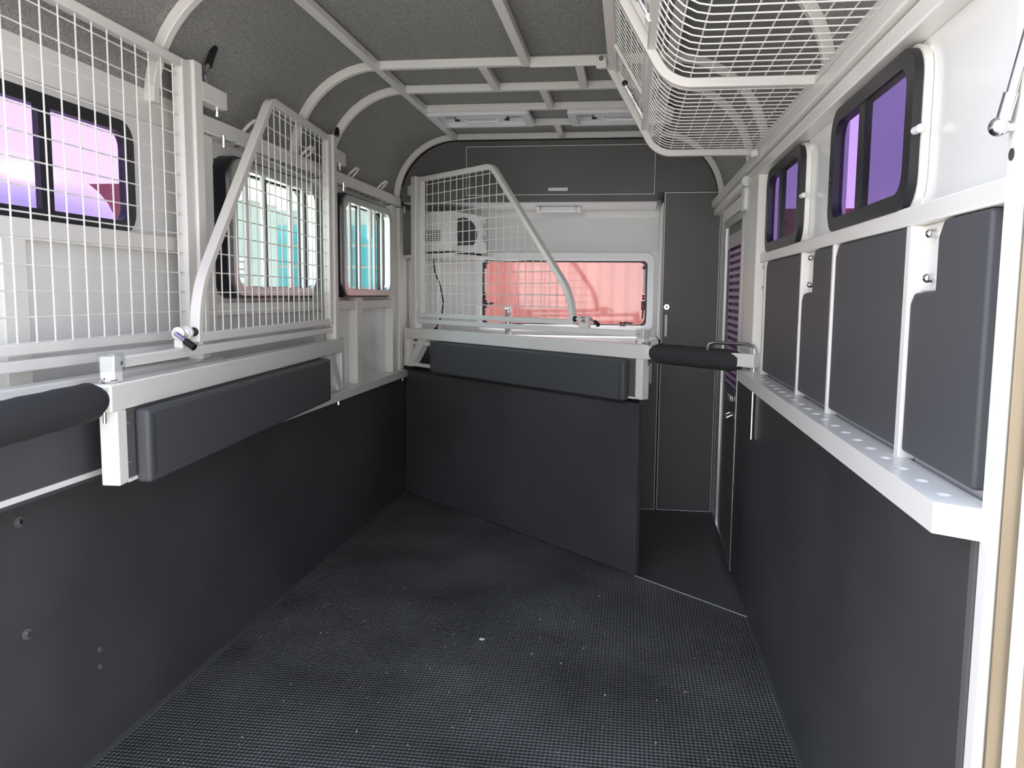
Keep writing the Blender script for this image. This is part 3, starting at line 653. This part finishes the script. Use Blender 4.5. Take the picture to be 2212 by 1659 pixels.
# ================================================================== OVERHEAD MESH RACK
rk = empty('overhead_mesh_rack', (.2, 2.3, 1.78)); thing(rk, 'white wire mesh rack hanging overhead along the right side', 'rack')
def rk_prof(off, n=10): 
    return fillet([(-.118+off*.87, 2.150), (.083+off*.5, 1.792+off), (.474, 1.792+off)], .105, n)
pc = rk_prof(.0125, 12)
RY = (3.374, 2.29, 1.21)
for y in RY:
    MB().sweep([(x, y, z) for x, z in pc], [(-.0125, -.014), (.0125, -.014), (.0125, .014), (-.0125, .014)], (0, 1, 0)).obj('bent_frame', WHITE, rk, bevel=.003)
pin = rk_prof(.022, 12)
def along(p, s):       # point at arc length s on profile
    for a_, b_ in zip(p, p[1:]):
        l_ = math.hypot(b_[0]-a_[0], b_[1]-a_[1])
        if s <= l_: return (a_[0]+(b_[0]-a_[0])*s/l_, a_[1]+(b_[1]-a_[1])*s/l_)
        s -= l_
    return p[-1]
Ltot = sum(math.hypot(b_[0]-a_[0], b_[1]-a_[1]) for a_, b_ in zip(pin, pin[1:]))
sE = .285        # where the lower edge of the side panel sits
eE = along(pin, sE); eT = along(pin, .02)
for (px, pz), w_ in ((eE, .026), (eT, .026)):
    for ya, yb in ((2.304, 3.36), (1.224, 2.276)):
        MB().box(px-w_/2, px+w_/2, ya, yb, pz-w_/2, pz+w_/2).obj('long_rail', WHITE, rk, bevel=.003)
for ya, yb in ((2.304, 3.36), (1.224, 2.276)):
    MB().box(.456, .478, ya, yb, 1.794, 1.817).obj('long_rail', WHITE, rk, bevel=.003)
m = MB()
low = [along(pin, sE+(Ltot-sE)*i/16) for i in range(17)]
for a_, b_ in ((1.224, 2.276), (2.304, 3.36)):
    k = int((b_-a_)/.0495)
    for i in range(1, k):
        y = a_+(b_-a_)*i/k; m.tube([(x, y, z) for x, z in low], .0020, 5)
    for i in range(1, 10):
        x, z = along(pin, sE+(Ltot-sE)*i/10); m.cyl((x, a_, z+.004), (x, b_, z+.004), .0020, 5)
o = m.obj('floor_wire_mesh', FRAME, rk, smooth=True)
# hinged side doors
dn = Vector((eE[0]-eT[0], 0, eE[1]-eT[1])); dl_ = dn.length; dn.normalize(); off = Vector((dn.z, 0, -dn.x))*.0
for ya, yb in ((2.325, 3.335), (1.245, 2.255)):
    T = lambda s_, y: Vector((eT[0]+dn.x*s_, y, eT[1]+dn.z*s_))
    s0, s1 = .022, dl_-.022
    df = MB().ring([T(s0, ya), T(s0, yb), T(s1, yb), T(s1, ya)], [T(s0+.018, ya+.018), T(s0+.018, yb-.018), T(s1-.018, yb-.018), T(s1-.018, ya+.018)], Vector((-dn.z, 0, dn.x))*.018).obj('side_door', WHITE, rk)
    MB().sweep([T(s0+.016, ya+.62*(yb-ya)), T(s1-.016, ya+.62*(yb-ya))], SQ(.012, .012), (0, 1, 0)).obj('door_bar', WHITE, df)
    m = MB(); nn = Vector((-dn.z, 0, dn.x))*.008
    k = int((yb-ya)/.045)
    for i in range(1, k): y = ya+(yb-ya)*i/k; m.cyl(T(s0+.01, y)+nn, T(s1-.01, y)+nn, .0018, 5)
    for i in range(1, 6): s_ = s0+(s1-s0)*i/6; m.cyl(T(s_, ya+.01)+nn*1.4, T(s_, yb-.01)+nn*1.4, .0018, 5)
    m.obj('door_wire_mesh', FRAME, df, smooth=True)
    yl = ya+.80*(yb-ya); q = Vector((dn.z, 0, -dn.x))*.012
    lt = MB().cyl(T(s1-.11, yl)+q, T(s1+.018, yl)+q, .006, 10).obj('spring_bolt', CHROME, df, smooth=True)
    MB().tube([T(s1-.09+.06*i/50, yl)+q+Vector((.0, .010*math.cos(i*.8), 0))-Vector((-dn.z, 0, dn.x))*.010*math.sin(i*.8) for i in range(51)], .0015, 5).obj('spring', ALU, lt, smooth=True)
    MB().ball(T(s1-.115, yl)+q, .011, 10).obj('bolt_knob', BLACK, lt, smooth=True)
    MB().obox(T(s1+.012, yl-.014)+q*.4, dn*.018, (0, .028, 0), q*1.4).obj('keeper', WHITE, df)
MB().box(-.150, -.110, 3.335, 3.357, 2.125, 2.170).obj('pivot_plate', WHITE, rk, bevel=.004)
MB().cyl((-.131, 3.335, 2.158), (-.131, 3.327, 2.158), .009, 12).obj('pivot_bolt', CHROME, rk, smooth=True)
MB().cyl((.448, 3.18, 1.772), (.424, 3.18, 1.765), .014, 14).obj('rubber_stop', PLASTIC, rk, smooth=True)

# ================================================================== LITTER ON THE FLOOR
o = MB().ball((-.50, 2.84, .004), .010, 8, (1.2, .8, .4)).obj('paper_scrap', GRIT, base=(-.50, 2.84, 0)); thing(o, 'single pale chip lying in the middle of the rubber floor', 'debris')
m = MB()
for i in range(240):
    x = random.uniform(-1.3, .42); y = random.uniform(1.8, 4.2)
    if y > 4.9-(x+1.3)*.98: continue
    r = random.uniform(.0008, .0022) if i > 25 else random.uniform(.002, .0035); m.ball((x, y, r*.5), r, 4)
o = m.obj('grit', GRIT); o['kind'] = 'stuff'; o['label'] = 'fine pale grit scattered over the rubber floor'; o['category'] = 'grit'

# ================================================================== OUTSIDE
gr = MB().box(-60, 60, -40, 90, -.75, -.6).obj('ground', CONC); struct(gr, 'pale concrete yard outside', 'ground')
# red shipping container ahead
ct = empty('shipping_container', (1.0, 8.5, -.6)); thing(ct, 'red corrugated shipping container in front of the trailer', 'container')
m = MB(); x = -2.3; prof = []
while x < 5.2:
    prof += [(x, 8.5), (x+.05, 8.542), (x+.14, 8.542), (x+.19, 8.5)]; x += .28
m.add([(a_, b_, -.45) for a_, b_ in prof]+[(a_, b_, 1.98) for a_, b_ in prof], [(i, i+1, len(prof)+i+1, len(prof)+i) for i in range(len(prof)-1)])
m.obj('corrugated_side', CONT, ct)
MB().box(-2.34, 5.25, 8.48, 8.58, 1.98, 2.10).obj('top_rail', CONT, ct)
MB().box(-2.34, 5.25, 8.48, 8.58, -.6, -.45).obj('bottom_rail', CONT, ct)
MB().box(-2.34, 5.25, 8.545, 10.9, -.6, 2.08).obj('body', CONT, ct)
# objects beyond the left windows
tk = MB().cyl((-6.35, 7.3, -.6), (-6.35, 7.3, 1.9), 1.3, 40).ball((-6.35, 7.3, 1.9), 1.3, 40, (1, 1, .55)).obj('water_tank', TANK, smooth=True, base=(-6.35, 7.3, -.6)); thing(tk, 'pale domed tank outside the purple left window', 'tank')
c2 = MB().box(-9.5, -5.45, 9.2, 11.0, -.6, 2.5).obj('red_shed', CONT, base=(-6.2, 10, -.6)); thing(c2, 'flat red box shape beyond the domed tank', 'shed')
wh = empty('warehouse', (-16, 30, -.6)); thing(wh, 'pale warehouse with a slatted roller door seen through the barred windows', 'building')
MB().box(-19.2, -12.3, 26, 28, -.6, 4.2).obj('wall', BWALL, wh)
for k in range(12): MB().box(-15.8, -12.5, 25.93, 26.0, -.4+k*.24, -.4+k*.24+.19).obj('roller_slat', SLAT, wh)
MB().box(-19.4, -12.2, 25.9, 28.1, 4.2, 4.4).obj('roof_edge', GREYW, wh)
gb = empty('glass_building', (-8, 30, -.6)); thing(gb, 'teal glazed building beyond the barred left windows', 'building')
MB().box(-16.4, -9.0, 36, 44, -.6, 4.9).obj('wall', BWALL, gb)
for k in range(7):
    for q in range(5):
        MB().box(-16.2+k*1.0, -16.2+k*1.0+.9, 35.94, 36.0, -.4+q*.95, -.4+q*.95+.82).obj('window_pane', TEAL, gb)
# open rear door skin with checker plate
cp = empty('checker_plate_panel', (.73, 1.18, -.1)); thing(cp, 'silver checker plate panel outside the rear corner', 'panel')
MB().box(.551, .92, 1.17, 1.19, -.1, .86).obj('sheet', CHECK, cp)
m = MB()
for i in range(16):
    for k in range(18):
        y = .572+i*.0215; z = -.06+k*.05; s_ = 1 if (i+k) % 2 else -1
        a_ = Vector((math.cos(.8*s_), 0, math.sin(.8*s_)))*.016; b_ = Vector((-a_.z, 0, a_.x)).normalized()*.005; c_ = Vector((y, 1.17, z))
        m.add([c_-a_, c_-b_, c_+a_, c_+b_, c_+Vector((0, -.004, 0))], [(0, 1, 4), (1, 2, 4), (2, 3, 4), (3, 0, 4)])
o = m.obj('tread_bars', CHECK, cp); o['kind'] = 'stuff'
